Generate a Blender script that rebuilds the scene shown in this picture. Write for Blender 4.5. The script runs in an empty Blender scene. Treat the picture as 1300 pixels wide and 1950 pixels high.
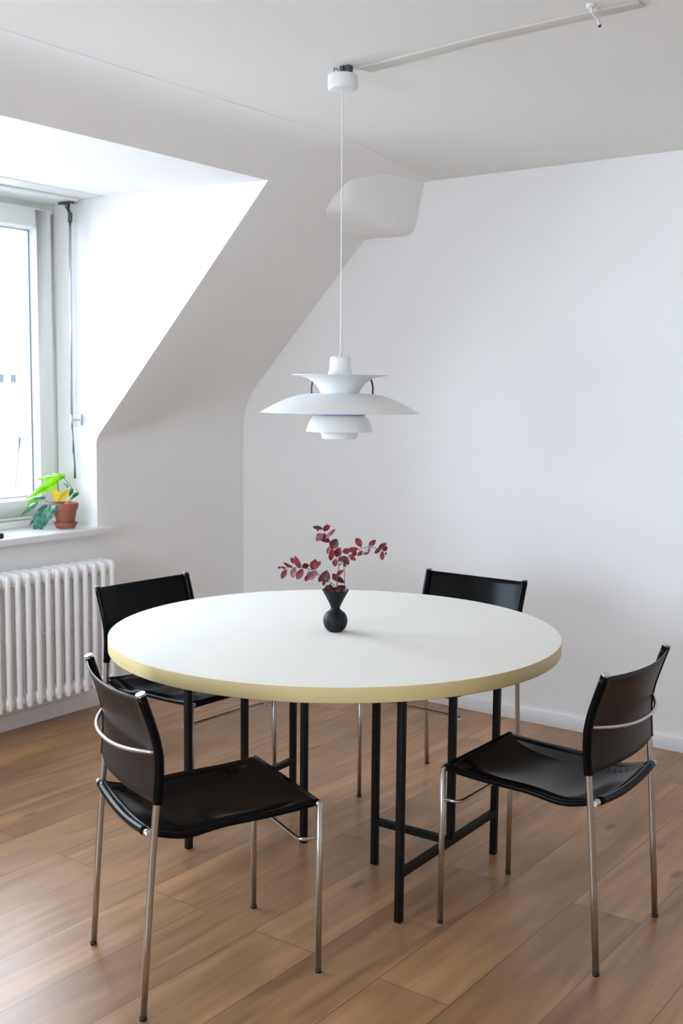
import bpy, bmesh, math, random
from mathutils import Vector, Matrix
random.seed(7)
PI = math.pi
sc = bpy.context.scene
COL = sc.collection

# ------------------------------------------------------------------ camera
F_PX, YAW, PITCH, ROLL, CAM_H = 2117.3, math.radians(36.543), math.radians(6.129), math.radians(.553), 1.5
fw = Vector((-math.sin(YAW)*math.cos(PITCH), math.cos(YAW)*math.cos(PITCH), -math.sin(PITCH)))
rt = Vector((math.cos(YAW), math.sin(YAW), 0)); up = rt.cross(fw)
rt2 = rt*math.cos(ROLL)+up*math.sin(ROLL); up2 = -rt*math.sin(ROLL)+up*math.cos(ROLL)
cd = bpy.data.cameras.new('camera'); cam = bpy.data.objects.new('camera', cd); COL.objects.link(cam)
cd.sensor_fit = 'VERTICAL'; cd.sensor_height = 36; cd.lens = F_PX/1950*36
cam.matrix_world = Matrix(((rt2.x, up2.x, -fw.x, 0), (rt2.y, up2.y, -fw.y, 0), (rt2.z, up2.z, -fw.z, CAM_H), (0, 0, 0, 1)))
cd.clip_start = .05
cd.dof.use_dof = True; cd.dof.focus_distance = 3.35; cd.dof.aperture_fstop = 5.6
sc.camera = cam
# ------------------------------------------------------------------ world, light, exposure
W = bpy.data.worlds.new('sky'); sc.world = W; W.use_nodes = True
bg = W.node_tree.nodes['Background']; bg.inputs[0].default_value = (.79, .88, 1.06, 1); bg.inputs[1].default_value = 9.0
sc.view_settings.view_transform = 'Standard'; sc.view_settings.look = 'None'
sc.view_settings.exposure = .84; sc.view_settings.gamma = 1; sc.view_settings.use_curve_mapping = False
sc.cycles.max_bounces = 14; sc.cycles.diffuse_bounces = 10; sc.cycles.glossy_bounces = 6; sc.cycles.transparent_max_bounces = 16
sc.cycles.sample_clamp_indirect = 12
YF_ = -1.3                                                  # wall behind the camera
def portal(name, loc, sx, sy, rot):
    l = bpy.data.lights.new(name, 'AREA'); l.shape = 'RECTANGLE'; l.size = sx; l.size_y = sy; l.cycles.is_portal = True
    o = bpy.data.objects.new(name, l); o.location = loc; o.rotation_euler = rot; COL.objects.link(o)
portal('daylight_portal', (-4.42, 2.35, 1.6), 1.6, 2.5, (0, -PI/2, 0))      # both face into the room
portal('added_daylight_portal', (-4.42, -.25, 1.6), 1.6, 1.5, (0, -PI/2, 0))
portal('rear_daylight_portal', (-2.35, YF_-.06, 1.5), 1.6, 1.4, (PI/2, 0, 0))
# window daylight bounced up from the sunlit street and facades opposite
SUN = bpy.data.lights.new('sun', 'SUN'); SUN.energy = 7.0; SUN.angle = math.radians(1.0); SUN.color = (1, .96, .9)
so = bpy.data.objects.new('sun', SUN); COL.objects.link(so); so.location = (3, 3, 8)
so.rotation_euler = Vector((-.80, -.10, -.60)).to_track_quat('-Z', 'Y').to_euler()

# ------------------------------------------------------------------ materials
def mat(name, color, rough=.5, metal=0., spec=.5, coat=0., bump=0., bscale=40, var=0., vscale=4.):
    m = bpy.data.materials.new(name); m.use_nodes = True; nt = m.node_tree; b = nt.nodes['Principled BSDF']
    b.inputs['Roughness'].default_value = rough; b.inputs['Metallic'].default_value = metal
    b.inputs['Specular IOR Level'].default_value = spec; b.inputs['Coat Weight'].default_value = coat
    tc = nt.nodes.new('ShaderNodeTexCoord')
    n = nt.nodes.new('ShaderNodeTexNoise'); n.inputs['Scale'].default_value = vscale; n.inputs['Detail'].default_value = 4
    nt.links.new(tc.outputs['Object'], n.inputs['Vector'])
    r = nt.nodes.new('ShaderNodeMix'); r.data_type = 'RGBA'
    c = Vector(color)
    r.inputs['A'].default_value = (*(c*(1-var)), 1); r.inputs['B'].default_value = (*[min(1, q*(1+var)) for q in c], 1)
    nt.links.new(n.outputs['Fac'], r.inputs['Factor']); nt.links.new(r.outputs['Result'], b.inputs['Base Color'])
    if bump:
        n2 = nt.nodes.new('ShaderNodeTexNoise'); n2.inputs['Scale'].default_value = bscale; n2.inputs['Detail'].default_value = 6
        bp = nt.nodes.new('ShaderNodeBump'); bp.inputs['Strength'].default_value = bump; bp.inputs['Distance'].default_value = .002
        nt.links.new(tc.outputs['Object'], n2.inputs['Vector']); nt.links.new(n2.outputs['Fac'], bp.inputs['Height']); nt.links.new(bp.outputs['Normal'], b.inputs['Normal'])
    return m
M_WALL = mat('white_plaster', (.88, .87, .85), .75, bump=.12, bscale=25, spec=.25, var=.012)
M_CEIL = mat('ceiling_plaster', (.83, .82, .79), .8, bump=.12, bscale=25, spec=.2, var=.012)
M_BASE = mat('white_baseboard_paint', (.84, .84, .85), .4)
M_FRAME = mat('white_window_lacquer', (.84, .855, .83), .35, var=.01)
M_SILL = mat('white_sill_lacquer', (.88, .88, .89), .3)
M_RAD = mat('radiator_enamel', (.95, .94, .93), .3, var=.01)
M_TOP = mat('cream_white_laminate', (.80, .775, .70), .65, spec=.12, var=.006, bump=.03, bscale=200)
M_EDGE = mat('pale_yellow_table_edge', (.74, .62, .31), .45, var=.02)
M_BLACK = mat('black_powder_coat', (.005, .005, .0055), .45, spec=.2)
M_LEATH = mat('black_saddle_leather', (.004, .004, .0042), .15, bump=.05, bscale=60, var=.3, vscale=9, spec=.08)
M_LEATHB = mat('brown_black_leather_back', (.018, .012, .010), .40, bump=.15, bscale=120, var=.35, vscale=9, spec=.25)
M_THREAD = mat('grey_thread', (.12, .11, .10), .8)
M_STEEL = mat('brushed_steel', (.52, .49, .46), .30, metal=1, bump=.05, bscale=300)
M_CAP = mat('black_rubber', (.015, .015, .015), .6)
M_LAMP = mat('matt_white_lamp_lacquer', (.82, .83, .82), .38, var=.005)
M_LAMPB = mat('violet_lamp_reflector', (.28, .28, .55), .45)
M_STRUT = mat('dark_lamp_strut', (.03, .035, .05), .4)
M_CORD = mat('white_cord', (.80, .80, .80), .5)
M_DARKM = mat('dark_bracket_metal', (.10, .11, .10), .35, metal=.8)
M_BRASSY = mat('terminal_metal', (.12, .10, .10), .4, metal=.6)
M_GREYM = mat('grey_anodised_metal', (.30, .31, .32), .35, metal=.9)
M_ALU = mat('satin_aluminium', (.60, .62, .65), .3, metal=1)
M_VASE = mat('black_stoneware', (.010, .0095, .012), .5, bump=.5, bscale=60, var=.3, vscale=40, spec=.25)
M_VASEI = mat('dark_brown_vase_lip', (.035, .024, .020), .6)
M_STEM = mat('brown_twig', (.09, .04, .035), .6)
M_TERRA = mat('terracotta', (.36, .12, .075), .75, bump=.3, bscale=80, var=.12, vscale=20)
M_SOIL = mat('potting_soil', (.04, .025, .015), .95, bump=1, bscale=200)
M_YEL = mat('yellow_painted_paper', (1.0, .70, .02), .6)
M_ORG = mat('orange_painted_paper', (.90, .33, .02), .6)
M_INK = mat('dark_ink', (.08, .03, .01), .6)
M_GASK = mat('black_gasket', (.02, .03, .03), .5)
M_SPACER = mat('blue_grey_spacer', (.30, .50, .62), .4)
M_FAC = mat('outside_white_render', (.86, .85, .83), .8, spec=.1)
M_FWIN = mat('outside_window_blue', (.028, .040, .047), .5, spec=.02)
M_FTRIM = mat('outside_grey_metal', (.06, .068, .07), .6, spec=.05)
M_ROOF = mat('outside_roof_tile', (.30, .22, .19), .8)
M_STREET = mat('outside_street', (.42, .41, .40), .9)

def leafmat(name, c1, c2, trans=.4, rough=.45, vscale=30):
    m = bpy.data.materials.new(name); m.use_nodes = True; nt = m.node_tree; b = nt.nodes['Principled BSDF']
    b.inputs['Roughness'].default_value = rough
    tc = nt.nodes.new('ShaderNodeTexCoord'); n = nt.nodes.new('ShaderNodeTexNoise'); n.inputs['Scale'].default_value = vscale
    nt.links.new(tc.outputs['Object'], n.inputs['Vector'])
    cr = nt.nodes.new('ShaderNodeValToRGB'); cr.color_ramp.elements[0].position = .38; cr.color_ramp.elements[1].position = .62
    cr.color_ramp.elements[0].color = (*c1, 1); cr.color_ramp.elements[1].color = (*c2, 1)
    nt.links.new(n.outputs['Fac'], cr.inputs['Fac']); nt.links.new(cr.outputs['Color'], b.inputs['Base Color'])
    tr = nt.nodes.new('ShaderNodeBsdfTranslucent'); nt.links.new(cr.outputs['Color'], tr.inputs['Color'])
    mx = nt.nodes.new('ShaderNodeMixShader'); mx.inputs[0].default_value = trans
    out = [q for q in nt.nodes if q.type == 'OUTPUT_MATERIAL'][0]
    nt.links.new(b.outputs[0], mx.inputs[1]); nt.links.new(tr.outputs[0], mx.inputs[2]); nt.links.new(mx.outputs[0], out.inputs[0])
    return m
M_RED = leafmat('dried_crimson_leaf', (.20, .022, .035), (.42, .07, .09), .3)
M_BRN = leafmat('dried_brown_leaf', (.11, .030, .025), (.22, .06, .05), .2)
M_PNK = leafmat('dusty_pink_leaf', (.30, .07, .12), (.55, .26, .36), .25)
M_LIME = leafmat('lime_green_leaf', (.30, .64, .02), (.48, .84, .03), .6, .35)
M_GRN = leafmat('blue_green_leaf', (.04, .22, .15), (.15, .42, .31), .3, .22)

def glass_mat():
    m = bpy.data.materials.new('window_glass'); m.use_nodes = True; nt = m.node_tree
    out = [q for q in nt.nodes if q.type == 'OUTPUT_MATERIAL'][0]; nt.nodes.remove(nt.nodes['Principled BSDF'])
    t = nt.nodes.new('ShaderNodeBsdfTransparent'); t.inputs[0].default_value = (.95, .975, .97, 1)
    g = nt.nodes.new('ShaderNodeBsdfGlossy'); g.inputs['Roughness'].default_value = .0
    fr = nt.nodes.new('ShaderNodeFresnel'); fr.inputs[0].default_value = 1.3
    mx = nt.nodes.new('ShaderNodeMixShader'); nt.links.new(fr.outputs[0], mx.inputs[0]); nt.links.new(t.outputs[0], mx.inputs[1]); nt.links.new(g.outputs[0], mx.inputs[2])
    nt.links.new(mx.outputs[0], out.inputs[0]); return m
M_GLASS = glass_mat()

def floor_mat():
    m = bpy.data.materials.new('oiled_oak_planks'); m.use_nodes = True; nt = m.node_tree; b = nt.nodes['Principled BSDF']
    N = nt.nodes.new; L = nt.links.new
    tc = N('ShaderNodeTexCoord'); mp = N('ShaderNodeMapping'); mp.inputs['Rotation'].default_value = (0, 0, PI/2)
    mp.inputs['Location'].default_value = (.35, .052, 0)
    L(tc.outputs['Object'], mp.inputs['Vector'])
    br = N('ShaderNodeTexBrick'); br.offset = .37; br.offset_frequency = 2; br.squash = 1
    for k, v in (('Scale', 1), ('Mortar Size', .0011), ('Mortar Smooth', .2), ('Bias', 0), ('Brick Width', 1.9), ('Row Height', .2118)): br.inputs[k].default_value = v
    br.inputs['Color1'].default_value = (0, 0, 0, 1); br.inputs['Color2'].default_value = (1, 1, 1, 1); br.inputs['Mortar'].default_value = (.5, .5, .5, 1)
    L(mp.outputs[0], br.inputs['Vector'])
    # offset the grain by plank tone so that boards differ
    mul = N('ShaderNodeVectorMath'); mul.operation = 'SCALE'; mul.inputs['Scale'].default_value = 7.3; L(br.outputs['Color'], mul.inputs[0])
    add = N('ShaderNodeVectorMath'); add.operation = 'ADD'; L(tc.outputs['Object'], add.inputs[0]); L(mul.outputs[0], add.inputs[1])
    m1 = N('ShaderNodeMapping'); m1.inputs['Scale'].default_value = (9, .9, 1); L(add.outputs[0], m1.inputs['Vector'])
    n1 = N('ShaderNodeTexNoise'); n1.inputs['Scale'].default_value = 1.6; n1.inputs['Detail'].default_value = 8; n1.inputs['Distortion'].default_value = 1.2; L(m1.outputs[0], n1.inputs['Vector'])
    m2 = N('ShaderNodeMapping'); m2.inputs['Scale'].default_value = (3.2, .9, 1); L(add.outputs[0], m2.inputs['Vector'])
    n2 = N('ShaderNodeTexNoise'); n2.inputs['Scale'].default_value = 1.5; n2.inputs['Detail'].default_value = 4; n2.inputs['Distortion'].default_value = .6; L(m2.outputs[0], n2.inputs['Vector'])
    cr = N('ShaderNodeValToRGB'); e = cr.color_ramp.elements; e[0].position = .25; e[1].position = .75
    e[0].color = (.27, .140, .058, 1); e[1].color = (.50, .285, .135, 1); L(n1.outputs['Fac'], cr.inputs['Fac'])
    cr2 = N('ShaderNodeValToRGB'); e = cr2.color_ramp.elements; e[0].position = .3; e[1].position = .7
    e[0].color = (.70, .68, .66, 1); e[1].color = (1.12, 1.1, 1.08, 1); L(n2.outputs['Fac'], cr2.inputs['Fac'])
    mA = N('ShaderNodeMix'); mA.data_type = 'RGBA'; mA.blend_type = 'MULTIPLY'; mA.inputs['Factor'].default_value = 1
    L(cr.outputs[0], mA.inputs['A']); L(cr2.outputs[0], mA.inputs['B'])
    cr3 = N('ShaderNodeValToRGB'); e = cr3.color_ramp.elements; e[0].color = (.78, .76, .76, 1); e[1].color = (1.18, 1.17, 1.15, 1); L(br.outputs['Color'], cr3.inputs['Fac'])
    mB = N('ShaderNodeMix'); mB.data_type = 'RGBA'; mB.blend_type = 'MULTIPLY'; mB.inputs['Factor'].default_value = 1
    L(mA.outputs['Result'], mB.inputs['A']); L(cr3.outputs[0], mB.inputs['B'])
    # knots
    m3 = N('ShaderNodeMapping'); m3.inputs['Scale'].default_value = (5.5, 2.2, 1); L(add.outputs[0], m3.inputs['Vector'])
    vo = N('ShaderNodeTexVoronoi'); vo.inputs['Scale'].default_value = 1; L(m3.outputs[0], vo.inputs['Vector'])
    kr = N('ShaderNodeValToRGB'); e = kr.color_ramp.elements; e[0].position = .035; e[1].position = .11; e[0].color = (.35, .30, .28, 1); e[1].color = (1, 1, 1, 1); L(vo.outputs['Distance'], kr.inputs['Fac'])
    mC = N('ShaderNodeMix'); mC.data_type = 'RGBA'; mC.blend_type = 'MULTIPLY'; mC.inputs['Factor'].default_value = .8
    L(mB.outputs['Result'], mC.inputs['A']); L(kr.outputs[0], mC.inputs['B'])
    mD = N('ShaderNodeMix'); mD.data_type = 'RGBA'; L(br.outputs['Fac'], mD.inputs['Factor']); L(mC.outputs['Result'], mD.inputs['A']); mD.inputs['B'].default_value = (.07, .035, .02, 1)
    L(mD.outputs['Result'], b.inputs['Base Color'])
    rr = N('ShaderNodeMapRange'); rr.inputs['To Min'].default_value = .29; rr.inputs['To Max'].default_value = .35; L(n1.outputs['Fac'], rr.inputs['Value']); L(rr.outputs[0], b.inputs['Roughness'])
    sub = N('ShaderNodeMath'); sub.operation = 'SUBTRACT'; L(n1.outputs['Fac'], sub.inputs[0]); L(br.outputs['Fac'], sub.inputs[1])
    bp = N('ShaderNodeBump'); bp.inputs['Strength'].default_value = .03; bp.inputs['Distance'].default_value = .002; L(sub.outputs[0], bp.inputs['Height']); L(bp.outputs[0], b.inputs['Normal'])
    return m
M_FLOOR = floor_mat()

# ------------------------------------------------------------------ mesh helpers
class MB:
    """collects shapes, then links them as one mesh object"""
    def __init__(s): s.v = []; s.f = []; s.m = []; s.cur = 0; s.sm = []; s.smooth = True
    def add(s, vs, fs, smooth=None):
        o = len(s.v); s.v += [tuple(v) for v in vs]; s.f += [tuple(i+o for i in f) for f in fs]
        s.m += [s.cur]*len(fs); s.sm += [s.smooth if smooth is None else smooth]*len(fs)
    def box(s, a, b):
        x0, y0, z0 = a; x1, y1, z1 = b
        s.add([(x0,y0,z0),(x1,y0,z0),(x1,y1,z0),(x0,y1,z0),(x0,y0,z1),(x1,y0,z1),(x1,y1,z1),(x0,y1,z1)],
              [(0,3,2,1),(4,5,6,7),(0,1,5,4),(1,2,6,5),(2,3,7,6),(3,0,4,7)], False)
    def bar(s, p, q, w, h=None):
        """square bar from p to q"""
        h = h or w; p = Vector(p); q = Vector(q); d = (q-p).normalized()
        a = d.cross(Vector((0,0,1))); a = a.normalized() if a.length > 1e-4 else Vector((1,0,0)); b = d.cross(a)
        vs = [c+a*i*w/2+b*j*h/2 for c in (p, q) for i, j in ((-1,-1),(1,-1),(1,1),(-1,1))]
        s.add(vs, [(3,2,1,0),(4,5,6,7),(0,1,5,4),(1,2,6,5),(2,3,7,6),(3,0,4,7)], False)
    def tube(s, pts, r, n=14, cap=True, rs=None):
        pts = [Vector(p) for p in pts]; k = len(pts); rings = []
        t0 = (pts[1]-pts[0]).normalized(); a = t0.cross(Vector((0,0,1)))
        a = a.normalized() if a.length > 1e-3 else Vector((1,0,0))
        for i in range(k):
            if i == 0: t = t0
            elif i == k-1: t = (pts[-1]-pts[-2]).normalized()
            else: t = ((pts[i+1]-pts[i]).normalized()+(pts[i]-pts[i-1]).normalized()).normalized()
            a = (a-t*a.dot(t)).normalized(); b = t.cross(a); R = rs[i] if rs else r
            rings.append([pts[i]+a*math.cos(2*PI*j/n)*R+b*math.sin(2*PI*j/n)*R for j in range(n)])
        vs = [v for ring in rings for v in ring]
        fs = [(i*n+j, i*n+(j+1)%n, (i+1)*n+(j+1)%n, (i+1)*n+j) for i in range(k-1) for j in range(n)]
        s.add(vs, fs)
        if cap:
            s.add(rings[0], [tuple(range(n-1, -1, -1))], False); s.add(rings[-1], [tuple(range(n))], False)
    def lathe(s, prof, c=(0,0,0), n=48, cap0=False, cap1=False):
        k = len(prof); vs = [(c[0]+r*math.cos(2*PI*j/n), c[1]+r*math.sin(2*PI*j/n), c[2]+z) for r, z in prof for j in range(n)]
        s.add(vs, [(i*n+j, i*n+(j+1)%n, (i+1)*n+(j+1)%n, (i+1)*n+j) for i in range(k-1) for j in range(n)])
        if cap0: s.add(vs[:n], [tuple(range(n-1, -1, -1))], False)
        if cap1: s.add(vs[-n:], [tuple(range(n))], False)
    def build(s, name, mats, parent=None, bevel=0, segs=2, recalc=True, ang=40):
        me = bpy.data.meshes.new(name); me.from_pydata(s.v, [], s.f)
        for q in (mats if isinstance(mats, (list, tuple)) else [mats]): me.materials.append(q)
        for p, mi, sm in zip(me.polygons, s.m, s.sm): p.material_index = mi; p.use_smooth = sm
        bm = bmesh.new(); bm.from_mesh(me); bmesh.ops.remove_doubles(bm, verts=bm.verts, dist=1e-5)
        if recalc: bmesh.ops.recalc_face_normals(bm, faces=bm.faces)
        if bevel:
            es = [e for e in bm.edges if len(e.link_faces) == 2 and e.calc_face_angle(0) > math.radians(ang)]
            bmesh.ops.bevel(bm, geom=es, offset=bevel, segments=segs, profile=.5, affect='EDGES', clamp_overlap=True)
            for f in bm.faces: f.smooth = True
        bm.to_mesh(me); bm.free()
        if bevel:
            me.set_sharp_from_angle(angle=math.radians(50))
        o = bpy.data.objects.new(name, me); COL.objects.link(o)
        if parent: o.parent = parent
        return o
def tag(o, label=None, cat=None, group=None, kind=None):
    for k, v in (('label', label), ('category', cat), ('group', group), ('kind', kind)):
        if v: o[k] = v
    return o
def thing(name, label, cat, loc=(0,0,0), rz=0, group=None):
    o = bpy.data.objects.new(name, None); COL.objects.link(o); o.location = loc; o.rotation_euler = (0,0,rz); o.empty_display_size = .05
    return tag(o, label, cat, group)
def copy_tree(o, parent=None):
    c = o.copy(); COL.objects.link(c)
    if parent: c.parent = parent
    for ch in list(o.children): copy_tree(ch, c)
    return c
def smooth(pts, n=6):
    """Catmull-Rom through the points"""
    P = [Vector(p) for p in pts]; P = [P[0]*2-P[1]]+P+[P[-1]*2-P[-2]]; out = []
    for i in range(1, len(P)-2):
        for j in range(n):
            t = j/n; a, b, c, d = P[i-1:i+3]
            out.append(.5*((2*b)+(-a+c)*t+(2*a-5*b+4*c-d)*t*t+(-a+3*b-3*c+d)*t**3))
    return out+[P[-2]]
def rounded(pts, r, n=6):
    """polyline with filleted corners"""
    P = [Vector(p) for p in pts]; out = [P[0]]
    for i in range(1, len(P)-1):
        a = P[i]+(P[i-1]-P[i]).normalized()*r; b = P[i]+(P[i+1]-P[i]).normalized()*r
        for j in range(n+1):
            t = j/n; out.append(a*(1-t)**2+P[i]*2*t*(1-t)+b*t*t)
    return out+[P[-1]]

# ------------------------------------------------------------------ room shell
XW, YB, ZC = -4.03, 4.537, 2.49
XR, YF = 1.25, -1.3
YC0, YC1 = 1.25, 3.503          # dormer cheeks
m = MB(); m.box((-4.2, YF-.1, -.12), (XR+.1, YB+.1, 0)); tag(m.build('floor', M_FLOOR), 'oak plank floor running away from the camera', kind='structure')
m = MB(); m.box((-3.6, YF-.1, ZC), (XR+.1, YB+.1, ZC+.12)); tag(m.build('ceiling', M_CEIL), 'white plastered ceiling', kind='structure')
m = MB(); m.box((-4.2, YB, 0), (XR+.1, YB+.12, ZC+.12)); tag(m.build('wall_back', M_WALL), 'white wall behind the table', kind='structure')
m = MB(); m.box((XR, YF-.1, 0), (XR+.1, YB, ZC)); tag(m.build('wall_right', M_WALL), kind='structure')
m = MB()                                                   # wall behind the camera, its window opening added for fill daylight
WX0, WX1, WZ0, WZ1 = -3.15, -1.55, .8, 2.2
m.box((-4.2, YF-.1, 0), (WX0, YF, ZC)); m.box((WX1, YF-.1, 0), (XR+.1, YF, ZC)); m.box((WX0, YF-.1, 0), (WX1, YF, WZ0)); m.box((WX0, YF-.1, WZ1), (WX1, YF, ZC))
tag(m.build('wall_front', M_WALL), kind='structure')

def profile(y):
    t = max(0, min(1, (y-YC1)/(YB-YC1))); t = t*t*(3-2*t)
    zk = 1.275+.165*t; s = .981; k = Vector((XW, zk)); d = Vector((s, 1)).normalized()
    rk = .03+.12*t; P = [Vector((XW, 0)), Vector((XW, .40)), Vector((XW, .845)), Vector((XW, 1.05))]
    a = k-Vector((0, rk)); b = k+d*rk
    for j in range(7):
        q = j/6; P.append(a*(1-q)**2+k*2*q*(1-q)+b*q*q)
    xat = lambda z: XW+s*(z-zk)
    for j in range(1, 8): z = b.y+(2.346-b.y)*j/7; P.append(Vector((xat(z), z)))
    top = Vector((xat(ZC), ZC-.0006)); rc = .17; a = top-d*rc; b = top+Vector((rc, 0))
    for j in range(11):
        q = j/10; P.append(a*(1-q)**2+top*2*q*(1-q)+b*q*q)
    return P
DORMERS = [(-.90, .40), (YC0, YC1)]  # first pair: unseen dormer added for extra daylight
ys = [YF, -.90, .40, YC0, YC1]+[YC1+(YB-YC1)*i/14 for i in range(1, 15)]
m = MB(); K = len(profile(0)); I_SILL, I_TOP = 2, 4+6+7
rows = [[(p.x, y, p.y) for p in profile(y)] for y in ys]
# a cove point above the dormer edge may fall below z=2.346: keep order
for i in range(len(ys)-1):
    for j in range(K-1):
        if i in (1, 3) and I_SILL <= j < I_TOP: continue
        m.add([rows[i][j], rows[i+1][j], rows[i+1][j+1], rows[i][j+1]], [(0,1,2,3)], True)
XWIN = -4.31; ZD = 2.392
XT = profile(0)[I_TOP].x
def arc(y):
    return [(p.x, y, p.y) for p in profile(0)[I_SILL:I_TOP+1]]
for Y0_, Y1_ in DORMERS:
    for y in (Y0_, Y1_):
        a = arc(y); m.add(a+[(XWIN-.08, y, ZD), (XWIN-.08, y, .845)], [tuple(range(len(a)+2))], False)
    m.add([(XT, Y0_, 2.346), (XT, Y1_, 2.346), (XWIN-.08, Y1_, ZD), (XWIN-.08, Y0_, ZD)], [(0,1,2,3)], False)
    m.add([(XW, Y0_, .845), (XW, Y1_, .845), (XWIN-.08, Y1_, .845), (XWIN-.08, Y0_, .845)], [(0,1,2,3)], False)
wl = m.build('wall_left', M_WALL, recalc=False)
tag(wl, 'white knee wall and sloping ceiling with the dormer recess', kind='structure')
wl.data.set_sharp_from_angle(angle=math.radians(28))
# roof build-up behind the slope keeps daylight out
m = MB()
for y0, y1 in ((YF-.1, -.92), (.42, YC0-.02), (YC1+.02, YB+.1)):
    P = [(-4.10, -.05), (-4.10, 1.55), (-3.05, 2.66), (-2.5, 2.66), (-2.5, 2.9), (-3.2, 2.9), (-4.6, 1.6), (-4.6, -.05)]
    n = len(P); m.add([(x, y0, z) for x, z in P]+[(x, y1, z) for x, z in P], [tuple(range(n)), tuple(range(2*n-1, n-1, -1))]+[(i, (i+1) % n, n+(i+1) % n, n+i) for i in range(n)], False)
for a, b in DORMERS:
    m.box((-4.6, a-.02, -.05), (-4.10, b+.02, .80)); m.box((-4.6, a-.1, ZD+.03), (-3.02, b+.1, 2.9)); m.box((-3.02, a-.1, 2.62), (-2.5, b+.1, 2.9))
tag(m.build('trim_1', M_WALL), 'roof construction behind the sloping wall', kind='structure')
# plastered purlin end in the corner under the ceiling
m = MB()
X1 = -2.94
for xs in [0]:
    pts = [(-3.35, 2.25), (X1-.012, 2.245), (X1+.055, 2.52), (-3.35, 2.52)]
    fr = [(-3.35, 2.31), (X1-.055, 2.305), (X1-.005, 2.52), (-3.35, 2.52)]
    vs = [(x, 4.03, z) for x, z in fr]+[(x, 4.30, z) for x, z in pts]+[(x+(.0 if i in (1, 2) else 0), YB+.05, z) for i, (x, z) in enumerate(pts)]
    fs = [(0,1,2,3), (11,10,9,8)]
    for k in (0, 4):
        for i in range(4): fs.append((k+i, k+(i+1) % 4, k+4+(i+1) % 4, k+4+i))
    m.add(vs, fs, True)
pur = m.build('trim_2', M_WALL, bevel=.045, segs=5, ang=20); tag(pur, 'plastered roof beam end in the corner under the ceiling', kind='structure')
for p in pur.data.polygons: p.use_smooth = True
# baseboards
m = MB(); m.box((-4.03, YB-.014, 0), (XR, YB, .064)); tag(m.build('baseboard_back', M_BASE, bevel=.003), kind='structure')
m = MB(); m.box((XW, YF, 0), (XW+.013, YB-.014, .070)); tag(m.build('baseboard_left', M_BASE, bevel=.003), kind='structure')

# window sills, fixed frames and casements of both dormers
F0, F1 = XWIN-.07, XWIN
M_BEAD = mat('white_glazing_bead', (.93, .94, .93), .3)
YM = (YC0+YC1)/2
def casement(w, y0, y1):
    m = MB(); a, b = XWIN-.04, XWIN+.022; s = .086; z0, z1 = .898, 2.335
    m.box((a, y0, z0), (b, y0+s, z1)); m.box((a, y1-s, z0), (b, y1, z1)); m.box((a, y0+s, z1-s), (b, y1-s, z1)); m.box((a, y0+s, z0), (b, y1-s, z0+s))
    c = m.build('sash', M_FRAME, w, bevel=.007, segs=3)
    Y0, Y1, Z0, Z1 = y0+s, y1-s, z0+s, z1-s; m = MB(); g = .012                    # deep glazing bead
    o = [(b-.007, Y0, Z0), (b-.007, Y1, Z0), (b-.007, Y1, Z1), (b-.007, Y0, Z1)]; i = [(b-.040, Y0+g, Z0+g), (b-.040, Y1-g, Z0+g), (b-.040, Y1-g, Z1-g), (b-.040, Y0+g, Z1-g)]
    bk = [(a, y, z) for _, y, z in o]; bi = [(a, y, z) for _, y, z in i]
    m.add(o+i+bk+bi, [f for k in range(4) for f in ((k, (k+1)%4, 4+(k+1)%4, 4+k), (4+k, 4+(k+1)%4, 12+(k+1)%4, 12+k), (12+k, 12+(k+1)%4, 8+(k+1)%4, 8+k))], False)
    m.build('glazing_bead', M_BEAD, c)
    def ring(x0, x1, e0, e1):
        m = MB(); A = (Y0+e0, Y1-e0, Z0+e0, Z1-e0); B = (Y0+e1, Y1-e1, Z0+e1, Z1-e1)
        m.box((x0, A[0], A[2]), (x1, B[0], A[3])); m.box((x0, B[1], A[2]), (x1, A[1], A[3])); m.box((x0, B[0], A[2]), (x1, B[1], B[2])); m.box((x0, B[0], B[3]), (x1, B[1], A[3])); return m
    ring(b-.045, b-.0395, g-.001, g+.003).build('gasket', M_GASK, c)
    ring(a-.030, b-.0465, g-.010, g+.003).build('spacer', M_SPACER, c)['label'] = 'blue grey spacer of the double glazing'
    m = MB(); m.box((b-.0465, Y0+.008, Z0+.008), (b-.0445, Y1-.008, Z1-.008)); m.build('glass_pane', M_GLASS, c)
    return c
def dormer_window(name, sill, Y0, Y1, lab):
    m = MB(); m.box((XWIN-.05, Y0, .832), (XW, Y1, .862)); m.box((XW, Y0-.03, .832), (-3.955, Y1+.028, .862))
    tag(m.build(sill, M_SILL, bevel=.003), 'white window sill board', kind='structure')
    m = MB(); ym = (Y0+Y1)/2
    m.box((F0, Y0, .905), (F1, Y0+.055, 2.325)); m.box((F0, Y1-.05, .905), (F1, Y1, 2.325)); m.box((F0, Y0, 2.325), (F1, Y1, 2.3845)); m.box((F0, Y0, .893), (F1+.03, Y1, .905))
    m.box((F0, Y0, .862), (F1+.075, Y1, .893)); m.box((F0, ym-.03, .905), (F1, ym+.03, 2.325))
    w = m.build(name, M_FRAME, bevel=.004); tag(w, lab, kind='structure')
    c = casement(w, ym+.012, Y1-.032); casement(w, Y0+.03, ym-.012)
    m = MB(); m.box((XWIN+.022, ym+.035, 1.50), (XWIN+.032, ym+.065, 1.62)); m.tube(rounded([(XWIN+.03, ym+.05, 1.56), (XWIN+.075, ym+.05, 1.56), (XWIN+.075, ym+.05, 1.45)], .012), .009); m.build('window_handle', M_ALU, c)
dormer_window('window_1', 'trim_3', YC0, YC1, 'white two casement dormer window above the radiator')
dormer_window('added_window_2', 'added_trim_4', -.90, .40, 'unseen dormer window further left, added for fill daylight')  # added out of view to brighten the shaded walls

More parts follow.
